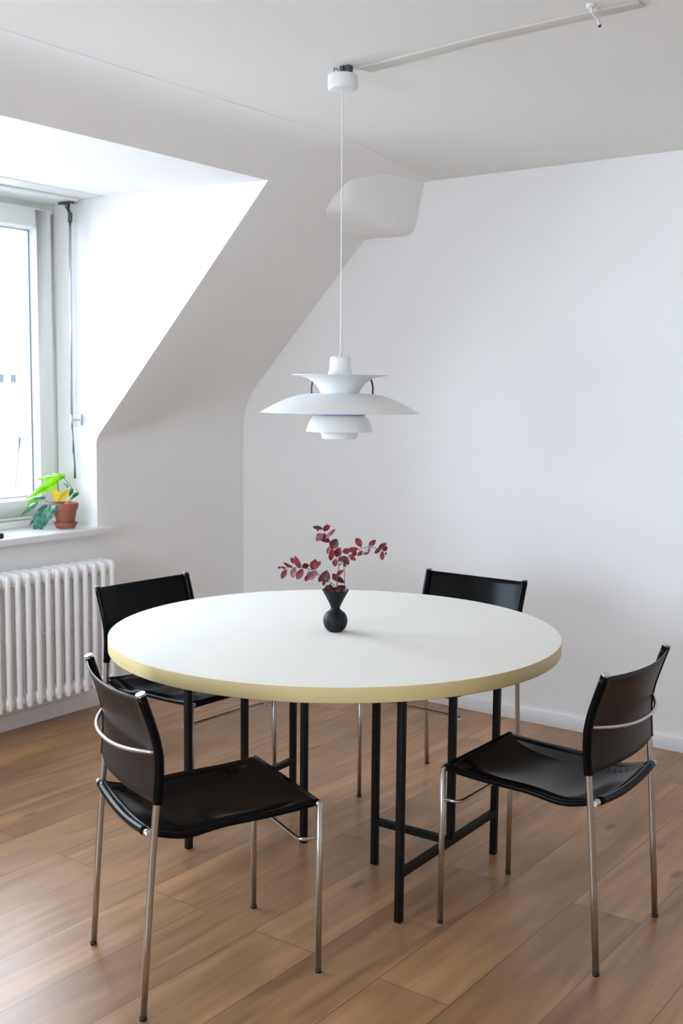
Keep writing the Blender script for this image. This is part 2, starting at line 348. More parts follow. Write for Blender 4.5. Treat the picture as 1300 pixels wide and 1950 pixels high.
m = MB(); w_ = .055
m.box((WX0, YF-.08, WZ0), (WX0+w_, YF-.02, WZ1)); m.box((WX1-w_, YF-.08, WZ0), (WX1, YF-.02, WZ1)); m.box((WX0+w_, YF-.08, WZ0), (WX1-w_, YF-.02, WZ0+w_)); m.box((WX0+w_, YF-.08, WZ1-w_), (WX1-w_, YF-.02, WZ1))
w3 = m.build('added_window_3', M_FRAME, bevel=.004); tag(w3, 'unseen window behind the camera, added for fill daylight', kind='structure')  # unseen, put in to raise the fill light on the walls
m = MB(); m.box((WX0+w_, YF-.052, WZ0+w_), (WX1-w_, YF-.048, WZ1-w_)); m.build('glass_pane', M_GLASS, w3)  # glass of the added unseen window

# blind cassette under the dormer ceiling with its crank
t = thing('blind_cassette', 'slim white blind cassette under the dormer ceiling above the window', 'blind', (-4.13, YM, 2.37))
def local(o, root): o.parent = root; o.matrix_parent_inverse = Matrix.Translation(-Vector(root.location)) ; return o
m = MB(); m.box((-4.30, YC0+.005, 2.374), (-3.957, YC1-.002, 2.392)); local(m.build('cover_panel', M_FRAME, bevel=.002), t)
m = MB(); m.box((-4.30, YC0+.005, 2.362), (-4.09, YC1-.03, 2.3735)); local(m.build('lower_panel', M_FRAME, bevel=.002), t)
t = thing('blind_crank', 'thin aluminium blind crank rod hanging beside the window frame', 'blind crank', (-4.15, 3.455, 2.36))
m = MB(); m.box((-4.20, 3.44, 2.352), (-4.115, 3.47, 2.361)); m.tube([(-4.15, 3.455, 2.355), (-4.15, 3.455, 2.335)], .012); m.tube([(-4.15, 3.455, 2.338), (-4.132, 3.456, 2.305)], .008); m.tube([(-4.132, 3.456, 2.312), (-4.134, 3.456, 2.268)], .0105)
b = local(m.build('joint_bracket', M_DARKM, bevel=.0015), t); b['label'] = 'dark metal universal joint'
m = MB(); m.tube([(-4.134, 3.456, 2.27), (-4.143, 3.455, 1.37)], .0062); local(m.build('rod', M_ALU), t)
m = MB(); m.tube([(-4.143, 3.455, 1.385), (-4.143, 3.455, 1.335)], .009); m.tube([(-4.143, 3.455, 1.36), (-4.135, 3.50, 1.36)], .006); m.box((-4.148, 3.490, 1.335), (-4.122, 3.502, 1.385)); local(m.build('wall_clip', M_ALU, bevel=.001), t)
m = MB(); m.tube([(-4.143, 3.455, 1.34), (-4.134, 3.455, 1.21)], .0045); m.tube([(-4.134, 3.455, 1.21), (-4.126, 3.455, 1.085)], .0062); local(m.build('crank_handle', M_GREYM), t)

# ------------------------------------------------------------------ outside
m = MB(); m.box((-80, -30, -9.4), (-4.7, 80, -9)); tag(m.build('street', M_STREET), 'pale street far below the window', kind='structure')
HX = -45
t = thing('house_across_the_street', 'overexposed white house across the street seen through the window', 'building', (HX, 34, -9))
m = MB(); m.box((HX-9, 14, -9), (HX, 60, 4.6)); local(m.build('facade', M_FAC), t)
m = MB(); P = [(HX, 4.6), (HX-9, 4.6), (HX-4.5, 7.6)]
m.add([(x+(.3 if i == 0 else 0), 13.8, z) for i, (x, z) in enumerate(P)]+[(x+(.3 if i == 0 else 0), 60.2, z) for i, (x, z) in enumerate(P)], [(0,1,2), (5,4,3), (0,2,5,3), (2,1,4,5), (1,0,3,4)], False)
local(m.build('roof', M_ROOF), t)
for k in range(-12, 13):
    for z0, hh, ww in ((1.80, .45, .36),):
        if z0 < 0 and k % 2: continue
        y = 33.80+k*.70+(.55 if z0 < 0 else 0)
        m = MB(); m.box((HX-.02, y, z0), (HX+.04, y+ww, z0+hh)); local(m.build('window_pane', M_FWIN), t)
m = MB(); m.box((HX+.001, 30, -.80), (HX+.9, 38, -.72)); m.box((HX+.86, 30, .02), (HX+.90, 38, .07))
for k in range(80): m.box((HX+.87, 30+k*.1, -.72), (HX+.885, 30.02+k*.1, .02))
local(m.build('balcony_railing', M_FTRIM), t)
m = MB(); m.tube([(HX+.08, 34.25, -.8), (HX+.08, 33.95, -3.0), (HX+.08, 33.95, -8.9)], .06, 8); local(m.build('drain_pipe', M_FTRIM), t)

# ------------------------------------------------------------------ radiator
rad = thing('radiator', 'white enamelled column radiator on the wall under the window sill', 'radiator', (-3.93, 2.7, .12))
def section():
    m = MB(); n = 14; x0, x1 = -3.99, -3.868; z0, z1 = .128, .722
    for x, e in ((x0+.0135, 0), ((x0+x1)/2, 0), (x1-.0135, 1)):
        r = .0136
        a, b = z0+.012, z1-.020
        prof = [(.0005, a-.010), (.007, a-.0085), (.0115, a-.004), (r, a+.002), (r, b-.004), (.0118, b+.004), (.0075, b+.010), (.0005, b+.013)]
        m.lathe(prof, (x, 0, 0), n)
    for z, W_, H_, X1_ in ((z1-.034, .0261, .034, x1-.009), (z0+.036, .0215, .034, x1-.004)):
        L = []; N_ = 13; J = 20
        for k in range(N_):
            q = k/(N_-1); x = x0+.002+(X1_-x0-.002)*q; e = math.sqrt(max(0, 1-abs(2*q-1)**7)); ee = .45+.55*e
            L.append([(x, W_*(.75+.25*ee)*math.copysign(abs(math.cos(a))**.75, math.cos(a)), z+H_*ee*math.copysign(abs(math.sin(a))**.85, math.sin(a))) for a in [2*PI*j/J for j in range(J)]])
        m.add([v for r in L for v in r], [(i*J+j, i*J+(j+1) % J, (i+1)*J+(j+1) % J, (i+1)*J+j) for i in range(N_-1) for j in range(J)]+[tuple(range(J-1, -1, -1)), tuple(range((N_-1)*J, N_*J))])
    m.tube([((x0+x1)/2, -.0262, z1-.045), ((x0+x1)/2, .0262, z1-.045)], .021, 14, False)
    m.tube([(x1-.036, -.0262, .43), (x1-.036, .0262, .43)], .0045, 8, False)
    m.tube([(x0+.013, 0, .43), (x1-.013, 0, .43)], .0085, 8, False)
    return m
s0 = None
for i in range(30):
    if s0 is None: s0 = section().build('radiator_section', M_RAD); o = s0
    else: o = s0.copy(); COL.objects.link(o)
    o.parent = rad; o.matrix_parent_inverse = Matrix.Translation(-Vector(rad.location)); o.location = (0, 3.455-i*.0525, 0)
m = MB(); m.tube([(-3.931, 3.475, .69), (-3.931, 3.492, .69)], .017); m.tube([(-3.931, 3.492, .69), (-3.931, 3.50, .69)], .006)
local(m.build('bleed_plug', M_RAD), rad)
for y in (3.20, 2.2):
    for z in (.60, .20):
        m = MB(); m.box((XW+.001, y-.012, z), (-3.975, y+.012, z+.025)); local(m.build('wall_bracket', M_RAD), rad)

# ------------------------------------------------------------------ table
TX, TY, TZ, TR = -2.13, 2.845, .736, .7235
tb = thing('dining_table', 'large round dining table with cream top, yellowish edge and black legs', 'table', (TX, TY, 0))
m = MB(); n = 128
prof = [(TR-.0012, TZ), (TR-.0003, TZ-.0006), (TR, TZ-.002), (TR, TZ-.041), (TR-.001, TZ-.043)]
m.lathe(prof, (0, 0, 0), n); m.m = [1]*len(m.m)
m.cur = 0; m.add([((TR-.0012)*math.cos(2*PI*j/n), (TR-.0012)*math.sin(2*PI*j/n), TZ) for j in range(n)], [tuple(range(n))], False)
m.add([((TR-.001)*math.cos(2*PI*j/n), (TR-.001)*math.sin(2*PI*j/n), TZ-.043) for j in range(n)], [tuple(range(n-1, -1, -1))], False)
tt = m.build('tabletop', [M_TOP, M_EDGE], tb); tt['label'] = 'cream white round top with a pale yellow edge'
ZU = TZ-.043
def trestle(legs, junc, inner, name):
    """legs: two outer feet; inner: foot nearer the table centre; junc: T junction of the low rail"""
    r = []; w = .0205
    for p in legs+[inner]:
        m = MB(); m.box((p[0]-TX-w/2, p[1]-TY-w/2, 0), (p[0]-TX+w/2, p[1]-TY+w/2, ZU)); m.build('leg', M_BLACK, tb, bevel=.0015)
    m = MB(); m.box((junc[0]-TX-w/2, junc[1]-TY-w/2, .142), (junc[0]-TX+w/2, junc[1]-TY+w/2, ZU)); m.build('centre_post', M_BLACK, tb, bevel=.0015)
    o = Vector((TX, TY, 0)); q = lambda p, z=.142: Vector((p[0], p[1], z))-o
    m = MB(); m.bar(q(legs[0]), q(legs[1]), .020); m.bar(q(junc), q(inner), .020); m.build('low_rail', M_BLACK, tb)
    m = MB(); zz = ZU-.011; m.bar(q(legs[0], zz), q(legs[1], zz), .020); m.bar(q(junc, zz), q(inner, zz), .020); m.build('top_rail', M_BLACK, tb)
trestle([(-1.664, 2.538), (-1.681, 3.122)], (-1.672, 2.83), (-1.945, 2.820), 'right')
trestle([(-2.4975, 2.542), (-2.522, 3.115)], (-2.508, 2.83), (-2.231, 2.815), 'left')

# ------------------------------------------------------------------ chairs
D, WF, WR, PT = .4746, .2045, .2075, .2135
def post_y(z):
    T_ = [(0, 0), (.23, .015), (.46, .0315), (.54, .040), (.60, .045), (.645, .0445), (.69, .036), (.74, .020), (.80, .000), (.82, -.008)]
    for (a, b), (c, d) in zip(T_, T_[1:]):
        if z <= c: return b+(d-b)*(z-a)/(c-a)
    return T_[-1][1]
def post_x(z): return WR+(PT-WR)*max(0, (z-.45)/.35)
def make_chair():
    t = thing('dining_chair', 'chair', 'chair')
    for s in (-1, 1):
        m = MB(); m.tube([(s*WF, D, .008), (s*WF, D, .452)], .0082, 16); m.lathe([(.0082, .452), (.0072, .456), (.004, .459), (0.0005, .460)], (s*WF, D, 0), 16)
        l = m.build('leg', M_STEEL, t); m = MB(); m.tube([(s*WF, D, 0), (s*WF, D, .009)], .0086, 16); m.build('foot_cap', M_CAP, l)
        zs = [.008, .23, .40, .50, .56, .61, .65, .69, .73, .77, .800]
        pp = [(s*post_x(z), post_y(z), z) for z in zs]
        pp = [Vector(pp[0]), Vector(pp[1])]+smooth(pp[2:], 4)
        m = MB(); m.tube(pp, .0087, 16); e = Vector(pp[-1]); d = (Vector(pp[-1])-Vector(pp[-2])).normalized()
        m.tube([e-d*.001, e+d*.003], .0118, 18)
        l = m.build('leg', M_STEEL, t); m = MB(); m.tube([(s*post_x(0), post_y(0), 0), (s*post_x(0), post_y(.009), .009)], .0091, 16); m.build('foot_cap', M_CAP, l)
    m = MB(); m.tube([(-WF, D, .4515), (WF, D, .4515)], .0075, 14); m.build('front_rail', M_STEEL, t)
    yr = post_y(.455)-.012
    rr = [(u*(WR-.0), yr-.004*(1-u*u), .457-.014*(1-u*u)) for u in [-1+i/8 for i in range(17)]]
    m = MB(); m.tube(rr, .007, 12)
    for s in (-1, 1): m.lathe([(0.0005, -.011), (.008, -.008), (.011, 0), (.008, .008), (0.0005, .011)], (s*(WR-.012), yr, .457), 12)
    m.build('rear_rail', M_STEEL, t)
    m = MB(); m.tube(rounded([(-WF, D, .365), (-WF+.004, D-.052, .365), (WF-.004, D-.052, .365), (WF, D, .365)], .022, 6), .0050, 10); m.build('stretcher', M_STEEL, t)
    # seat: leather sling over front and rear rail with rolled side edges
    nu, nv = 20, 26; w0 = WF-.013
    def surf(u, v):
        y = (D+.002)+(yr+.006-(D+.002))*v; w = w0+(WR-.018-w0)*v
        edge = abs(u)**6
        base = .4625*(1-v)+(.4650-.014*(1-u*u))*v
        dip = -.024*math.sin(PI*min(1, v*1.02))**.8*(1-.25*edge)-.016*math.exp(-((v-.80)/.16)**2)
        cr = -.010*(1-u*u)*math.sin(PI*v)
        pk = .006*edge*math.sin(PI*v)
        return Vector((u*w, y, base+dip*(1 if 0 < v < 1 else 0)+cr+pk))
    m = MB(); th = .0042; rows = []
    for j in range(nv+1):
        v = j/nv; top = [surf(-1+2*i/nu, v) for i in range(nu+1)]; r = .0085
        ring = list(top)
        e = top[-1]
        ring += [e+Vector((r*math.sin(a), 0, -r+r*math.cos(a))) for a in (PI/5, 2*PI/5, 3*PI/5, 4*PI/5)]+[e+Vector((0, 0, -2*r)), e+Vector((-.03, 0, -2*r+.001)), e+Vector((-.034, 0, -th))]
        ring += [top[i]-Vector((0, 0, th)) for i in range(nu-4, 3, -1)]
        e = top[0]
        ring += [e+Vector((.034, 0, -th)), e+Vector((.03, 0, -2*r+.001)), e+Vector((0, 0, -2*r))]+[e+Vector((-r*math.sin(a), 0, -r+r*math.cos(a))) for a in (4*PI/5, 3*PI/5, 2*PI/5, PI/5)]
        rows.append(ring)
    n = len(rows[0]); m.add([v for r in rows for v in r], [(i*n+j, i*n+(j+1) % n, (i+1)*n+(j+1) % n, (i+1)*n+j) for i in range(nv) for j in range(n)]+[tuple(range(n)), tuple(range((nv+1)*n-1, nv*n-1, -1))])
    m.tube([(-w0, D, .4510), (w0, D, .4510)], .0100, 16)
    m.tube([(u*(WR-.022), yr-.004*(1-u*u), .457-.014*(1-u*u)) for u in [-1+i/8 for i in range(17)]], .0108, 14)
    s = m.build('seat', M_LEATH, t); s['label'] = 'glossy black leather sling seat'
    # backrest: sleeves round both posts and a sheet bowed to the rear
    m = MB()
    for s in (-1, 1):
        zz = [.530+(.796-.530)*i/14 for i in range(15)]
        m.tube([(s*post_x(z), post_y(z), z) for z in zz], .0118, 16)
    rows = []; nz, nx = 16, 20; half = PT
    for j in range(nz+1):
        z = .533+(.795-.533)*j/nz; row = []; back = []
        for i in range(nx+1):
            u = -1+2*i/nx; bow = .030*(1-u*u)*(1-.25*math.cos(2*PI*j/nz)*0)
            p = Vector((u*(post_x(z)), post_y(z)-.004-bow, z+.004*(1-u*u)*(1 if j == 0 else 0)-.006*(1-u*u)*(j/nz))); row.append(p); back.append(p+Vector((0, -.0038, 0)))
        rows.append((row, back))
    nn = nx+1; A = [v for r, b in rows for v in r]; B = [v for r, b in rows for v in b]; o = len(A)
    f = [(i*nn+j, i*nn+j+1, (i+1)*nn+j+1, (i+1)*nn+j) for i in range(nz) for j in range(nx)]
    m.add(A+B, f+[tuple(o+q for q in reversed(g)) for g in f]+[(j, o+j, o+j+1, j+1) for j in range(nx)]+[(nz*nn+j, nz*nn+j+1, o+nz*nn+j+1, o+nz*nn+j) for j in range(nx)])
    b = m.build('backrest', [M_LEATH, M_LEATHB], t); b['label'] = 'black leather backrest, dull brownish behind'
    for p in b.data.polygons:
        if p.normal.y < -.55 and abs(p.center.x) < PT-.008: p.material_index = 1
    for s in (-1, 1):                                         # lacing beside each sleeve
        m = MB(); P = []
        for k in range(15):
            z = .548+k*.0075; P.append((s*(post_x(z)-.020-(.004 if k % 2 else 0)), post_y(z)-.0125, z))
        m.tube(P, .0010, 6); m.build('lacing', M_THREAD, b)
        m = MB(); P = [(s*(post_x(z)-.016), post_y(z)-.0120, z) for z in [.66+i*.012 for i in range(11)]]; m.tube(P, .0007, 6); m.build('seam', M_THREAD, b)
    m = MB(); zh = .655
    P = [(u*(post_x(zh)-.004), post_y(zh)-.006-.062*(1-abs(u)**2.4), zh-.012*(1-u*u)) for u in [-1+i/12 for i in range(25)]]
    m.tube(P, .0052, 12); m.build('back_hoop', M_STEEL, t)
    return t
ch = make_chair()
CH = [((-1.0949, 2.8135, 1.574), 'black leather chair nearest the right picture edge, its back to the white wall', 'a'),
      ((-2.0612, 1.8348, -.4317), 'black leather chair in the left foreground with its backrest towards the camera', 'b'),
      ((-3.0303, 2.8528, -1.6148), 'black leather chair between the table and the radiator, behind the foreground chair', 'c'),
      ((-2.1253, 3.7482, 3.1354), 'black leather chair on the far side of the table, backrest against the white wall', 'd')]
for i, (p, lab, _) in enumerate(CH):
    o = ch if i == 0 else copy_tree(ch)
    o.location = (p[0], p[1], 0); o.rotation_euler = (0, 0, p[2]); o['label'] = lab; o['group'] = 'dining chairs around the round table'

# ------------------------------------------------------------------ pendant lamp
LX, LY = -2.105, 2.826
lp = thing('pendant_lamp', 'white tiered pendant lamp hanging over the round table', 'lamp', (LX, LY, 1.44))
def shell(prof, th=.0014):
    """closed thin lathe wall from an outer profile"""
    out = list(prof); inn = []
    for i, (r, z) in enumerate(prof):
        a = prof[max(0, i-1)]; b = prof[min(len(prof)-1, i+1)]; d = Vector((b[0]-a[0], b[1]-a[1])).normalized(); inn.append((max(.0005, r+d.y*th), z-d.x*th))
    return out+inn[::-1]+[out[0]]
def cr(pts, n=6): return [(p.x, p.z) for p in smooth([(a, 0, b) for a, b in pts], n)]
m = MB(); m.lathe([(.0005, .172), (.026, .172), (.031, .170), (.0325, .164), (.0328, .145), (.035, .128), (.040, .1145), (.0405, .1135), (.0005, .1135)], n=48); m.build('socket_cap', M_LAMP, lp)
m = MB(); m.lathe(shell(cr([(.0565, .050), (.064, .066), (.080, .088), (.104, .104), (.128, .111), (.151, .1135)][::-1])), n=72); m.build('top_shade', M_LAMP, lp)
m = MB(); m.lathe([(.0005, .112), (.030, .112), (.030, .04), (.0005, .04)], n=32); m.build('lamp_holder', M_LAMP, lp)
m = MB(); m.lathe(shell(cr([(.050, .0575), (.085, .0570), (.122, .053), (.160, .0425), (.205, .0235), (.2480, -.001), (.2485, -.0025)])), n=96); m.build('main_shade', M_LAMP, lp)
m = MB(); m.lathe(shell(cr([(.0785, -.0115), (.087, -.018), (.0960, -.032), (.103, -.050), (.1065, -.0625)])), n=72); m.build('lower_shade', M_LAMP, lp)
m = MB(); m.lathe(shell(cr([(.030, .030), (.055, .008), (.076, -.001), (.0785, -.012)])), n=64); m.build('inner_reflector', M_LAMPB, lp)['label'] = 'violet inner reflector'
m = MB(); m.lathe(shell(cr([(.072, -.050), (.064, -.056), (.0600, -.0625), (.0572, -.076), (.052, -.086), (.030, -.0875), (.0005, -.088)])), n=64); m.build('bottom_diffuser', M_LAMP, lp)
for k in range(3):
    a = YAW+math.radians([4, 170, 88][k]); c, s = math.cos(a), math.sin(a)
    P = [(.096, .106), (.101, .092), (.104, .075), (.103, .052)] if k == 0 else [(.087, .106), (.089, .092), (.092, .075), (.091, .052)]
    m = MB(); m.tube(smooth([(r*c, r*s, z) for r, z in P], 5), .0030, 8); m.build('strut', M_STRUT, lp)
    m = MB(); m.tube([(.066*c, .066*s, .004), (.083*c, .083*s, -.009)], .0026, 8); m.build('lower_strut', M_STRUT, lp)
m = MB(); m.tube([(0, 0, .172), (0, 0, .180)], .004, 10); rod = [(0.0012*math.sin(z*5), 0, z) for z in [.178+i*.04 for i in range(21)]]+[(0, 0, .984)]; m.tube(rod, .0019, 8); m.build('cord', M_CORD, lp)
m = MB(); m.lathe([(.0005, .980), (.036, .980), (.0435, .982), (.0462, .987), (.0468, .992), (.0460, 1.022), (.0445, 1.025), (.0005, 1.025)], n=40); m.build('canopy', M_LAMP, lp)
m = MB(); m.tube(rounded([(-.012, -.004, 1.022), (-.016, -.006, 1.045), (-.026, -.012, 1.047), (-.022, -.010, 1.024)], .003), .0016, 8)
m.box((-.004, -.012, 1.024), (.010, .012, 1.0499)); m.box((.014, -.010, 1.024), (.030, .010, 1.0499)); m.tube([(.004, .016, 1.024), (.004, .016, 1.0499)], .003, 8)
m.build('ceiling_hook', M_BRASSY, lp, bevel=.001)
# spare cord hook in the ceiling further right
m = MB(); hx, hy = -1.265, 2.83
m.tube(rounded([(hx+.005, hy-.085, 2.4895), (hx+.003, hy-.070, 2.474), (hx, hy-.022, 2.470), (hx, hy-.016, 2.458)], .010), .0042, 10); m.lathe([(.0005, 2.482), (.0115, 2.482), (.0115, 2.4899)], (hx+.005, hy-.085, 0), 16)
hk = thing('ceiling_hook', 'small white hook screwed into the ceiling near the top right corner', 'hook', (hx, hy, 2.49))
local(m.build('hook_arm', M_CORD), hk)
m = MB(); A = [(-2.058, 2.908), (-1.63, 2.850), (-1.275, 2.832), (-1.15, 2.827)]; B = [(-2.070, 2.850), (-1.594, 2.797), (-1.249, 2.784), (-1.15, 2.790)]  # flat tapered beige strip just under the ceiling
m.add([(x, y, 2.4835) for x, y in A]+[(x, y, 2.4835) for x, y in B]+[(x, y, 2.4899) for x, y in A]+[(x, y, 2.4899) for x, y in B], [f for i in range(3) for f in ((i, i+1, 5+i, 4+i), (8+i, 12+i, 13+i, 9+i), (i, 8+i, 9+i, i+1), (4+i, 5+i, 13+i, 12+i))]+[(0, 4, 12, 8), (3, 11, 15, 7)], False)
tag(m.build('ceiling_strip', mat('beige_ceiling_strip', (.62, .59, .53), .6), bevel=.001), 'flat beige strip crossing the ceiling from the lamp to the hook', 'cable cover')  # beige streak of undecided origin, built as a flat strip
m = MB(); m.tube([(hx, hy-.016, 2.460), (hx, hy-.015, 2.453)], .0045, 8); local(m.build('hook_tip', M_CAP), hk)['label'] = 'black rubber tip'

# ------------------------------------------------------------------ vase and branches
VX, VY = -2.109, 2.818
vs_ = thing('vase', 'small matt black hourglass vase at the centre of the table', 'vase', (VX, VY, TZ))
m = MB()
outp = cr([(.0215, 0), (.026, .004), (.0335, .013), (.0385, .028), (.0385, .042), (.032, .058), (.0205, .068), (.0150, .074), (.0160, .082), (.0235, .098), (.0335, .117), (.0435, .1345)], 4)
prof = [(.0005, 0)]+outp+[(.0425, .1355), (.0405, .134), (.020, .098), (.012, .080), (.0005, .078)]
m.lathe(prof, n=56); m.build('body', M_VASE, vs_)
m = MB()
for z0 in [.008+.0035*i for i in range(15)]:
    r = next((a[0]+(b[0]-a[0])*(z0-a[1])/(b[1]-a[1]) for a, b in zip(outp, outp[1:]) if a[1] <= z0 <= b[1]), .03)
    m.lathe([(r-.0004, z0-.0007), (r+.0004, z0), (r-.0004, z0+.0007)], n=48)
m.build('ribbing', M_VASE, vs_)
RT = Vector((math.cos(YAW), math.sin(YAW), 0)); FWH = Vector((-math.sin(YAW), math.cos(YAW), 0)); SC = 3.52/2117.3/5   # metres per unit of the sketch
def pt(u, v, d=0):                                          # sketch units -> metres in vase space (origin: middle of the mouth)
    return RT*((u-684)*SC)+Vector((0, 0, .1345+(752-v)*SC))+FWH*d
def leaf(m, c, L, ang, wid, tilt, curl=.25, n=8):
    """oval leaf in space, cupped; ang in the viewing plane, tilt turns it about its midrib"""
    ax = RT*math.cos(ang)+Vector((0, 0, 1))*math.sin(ang); sd = (FWH*math.sin(tilt)+(-RT*math.sin(ang)+Vector((0, 0, 1))*math.cos(ang))*math.cos(tilt)); nrm = ax.cross(sd)
    vs = []; k = 5
    for i in range(n+1):
        t = i/n; w = wid*math.sin(PI*min(1, t*.96+.02))**.75*(1-.18*t)
        for j in range(k):
            q = -1+2*j/(k-1); vs.append(c+ax*(t-.5)*L+sd*q*w*.5+nrm*(curl*wid*(q*q*.55)-curl*L*.5*(t-.5)**2*1.2+wid*.05*math.sin(9*t+3*q)))
    f = [(i*k+j, i*k+j+1, (i+1)*k+j+1, (i+1)*k+j) for i in range(n) for j in range(k-1)]
    o = len(vs); th = nrm*-.0004
    m.add(vs+[v+th for v in vs], f+[tuple(o+x for x in reversed(g)) for g in f])
def sprig(name, lab, stems, leaves, seed):
    random.seed(seed)
    t = thing(name, lab, 'branch', (VX, VY, TZ), 0, 'dried branches in the black vase')
    m = MB()
    for st in stems: m.tube(smooth([pt(*p) for p in st], 5), .0010, 7)
    for (u, v, L, a, w, k, d) in leaves:                    # petiole to the nearest stem point
        c = pt(u, v, d); best = min((pt(*p) for st in stems for p in st), key=lambda q: (q-c).length)
        allp = [q for st in stems for q in smooth([pt(*p) for p in st], 5)]; best = min(allp, key=lambda q: (q-c).length)
        m.tube([best, (best+c)/2+Vector((0, 0, .001)), c], .0006, 5)
    m.build('stem', M_STEM, t)
    m = MB()
    for (u, v, L, a, w, k, d) in leaves:
        m.cur = k; leaf(m, pt(u, v, d), L*SC*1.05, math.radians(a), w*SC*1.2, random.uniform(-.45, .45), random.uniform(.1, .5))
    m.build('foliage', [M_RED, M_BRN, M_PNK], t, recalc=False)
    return t
sprig('eucalyptus_branch', 'dried crimson branch leaning left out of the vase',
      [[(690, 860, 0), (690, 760, 0), (655, 690, -.004), (600, 655, -.012), (510, 585, -.022), (430, 535, -.03), (340, 522, -.034), (250, 520, -.04), (150, 514, -.045)]],
      [(150, 516, 34, 10, 24, 0, -.045), (188, 518, 42, -35, 26, 0, -.044), (193, 577, 100, 62, 50, 0, -.046), (228, 495, 90, -25, 30, 1, -.035), (272, 455, 60, 120, 40, 0, -.03), (322, 462, 120, 115, 62, 0, -.045),
       (285, 570, 95, 80, 62, 2, -.03), (345, 575, 110, 60, 62, 0, -.05), (395, 511, 66, 10, 50, 0, -.02), (480, 488, 100, 75, 80, 0, -.04), (520, 490, 62, 60, 36, 2, -.02), (452, 600, 118, 30, 72, 2, -.03),
       (405, 620, 60, 80, 36, 0, -.04), (495, 580, 50, 100, 40, 2, -.02), (590, 612, 116, 78, 92, 1, -.02), (545, 640, 80, 60, 46, 0, 0), (570, 684, 42, 70, 30, 1, -.01), (632, 700, 26, 90, 14, 1, 0)], 3)
sprig('eucalyptus_branch', 'dried crimson branch standing upright out of the vase, its tip bent left',
      [[(684, 860, 0), (692, 760, 0), (697, 640, .004), (712, 522, .01), (690, 455, .014), (655, 370, .02), (610, 270, .024), (570, 200, .03), (598, 118, .03)]],
      [(505, 160, 92, -8, 34, 1, .03), (510, 175, 40, 70, 20, 0, .028), (592, 162, 78, 35, 50, 0, .03), (520, 248, 90, 50, 60, 2, .02), (560, 262, 140, -30, 72, 0, .028), (640, 212, 100, 48, 34, 2, .04), (612, 225, 80, 55, 32, 2, .015),
       (666, 312, 104, 60, 84, 1, .02), (640, 410, 120, 82, 58, 0, .01), (610, 375, 70, 80, 40, 2, .02), (706, 397, 92, 70, 72, 0, .03), (676, 492, 72, 90, 50, 0, .012), (730, 450, 60, 60, 44, 1, .0),
       (735, 655, 84, -45, 52, 1, .01), (680, 628, 86, -60, 54, 0, -.005), (725, 592, 84, 40, 40, 0, .012), (735, 722, 90, 10, 58, 1, -.008), (618, 728, 74, 10, 40, 1, .01), (655, 742, 84, 0, 36, 1, -.018), (705, 738, 60, 40, 46, 1, -.02)], 5)
sprig('eucalyptus_branch', 'dried crimson branch reaching right out of the vase',
      [[(700, 860, 0), (698, 770, -.002), (706, 640, 0), (714, 520, .008), (765, 460, 0), (820, 405, -.01), (890, 355, -.018), (980, 320, -.03), (1060, 326, -.034), (1140, 345, -.04)], [(714, 520, .008), (750, 500, .004), (768, 600, .0), (768, 720, .0)]],
      [(780, 462, 96, -55, 62, 1, .0), (772, 505, 50, -70, 22, 1, .0), (845, 430, 78, -40, 46, 0, -.01), (785, 372, 74, 10, 56, 0, -.005), (845, 350, 100, 12, 50, 0, -.02), (858, 390, 66, 70, 46, 0, -.01),
       (900, 280, 96, -60, 58, 0, -.02), (1030, 280, 84, 42, 46, 0, -.03), (915, 384, 66, 45, 40, 0, -.02), (970, 380, 60, 10, 26, 2, -.03), (1000, 345, 50, 80, 26, 2, -.03), (1125, 302, 92, 35, 48, 0, -.04), (1152, 332, 54, 50, 38, 0, -.035),
       (1082, 355, 70, 38, 36, 0, -.03), (1124, 396, 84, 92, 42, 0, -.04), (1158, 376, 26, 80, 18, 1, -.04)], 9)

# ------------------------------------------------------------------ window-sill plant
SZ = .862; PX, PY = -4.085, 3.36
pot = thing('flower_pot', 'terracotta flower pot in its saucer on the window sill', 'pot', (PX, PY, SZ))
m = MB(); m.lathe([(.0005, 0), (.040, 0), (.043, .003), (.054, .024), (.055, .027), (.0525, .028), (.041, .006), (.0005, .006)], n=40); m.build('saucer', M_TERRA, pot)
m = MB(); m.lathe([(.0005, .0075), (.036, .0075), (.038, .010), (.0525, .086), (.0535, .087), (.0575, .089), (.0605, .116), (.060, .118), (.0555, .118), (.053, .100), (.0005, .100)], n=48); m.build('pot_body', M_TERRA, pot)
m = MB(); m.lathe([(.0005, .105), (.025, .106), (.053, .103)], n=24); m.build('soil', M_SOIL, pot)
pl = thing('potted_climber', 'trailing plant with lime and blue green slit leaves in the terracotta pot', 'plant', (PX, PY, SZ+.1))
SP = 5.19/2117.3/8.667
def pp_(u, v, d=0): return RT*((u-920)*SP)+Vector((0, 0, (610-v)*SP+.006))+FWH*d      # origin: pot mouth
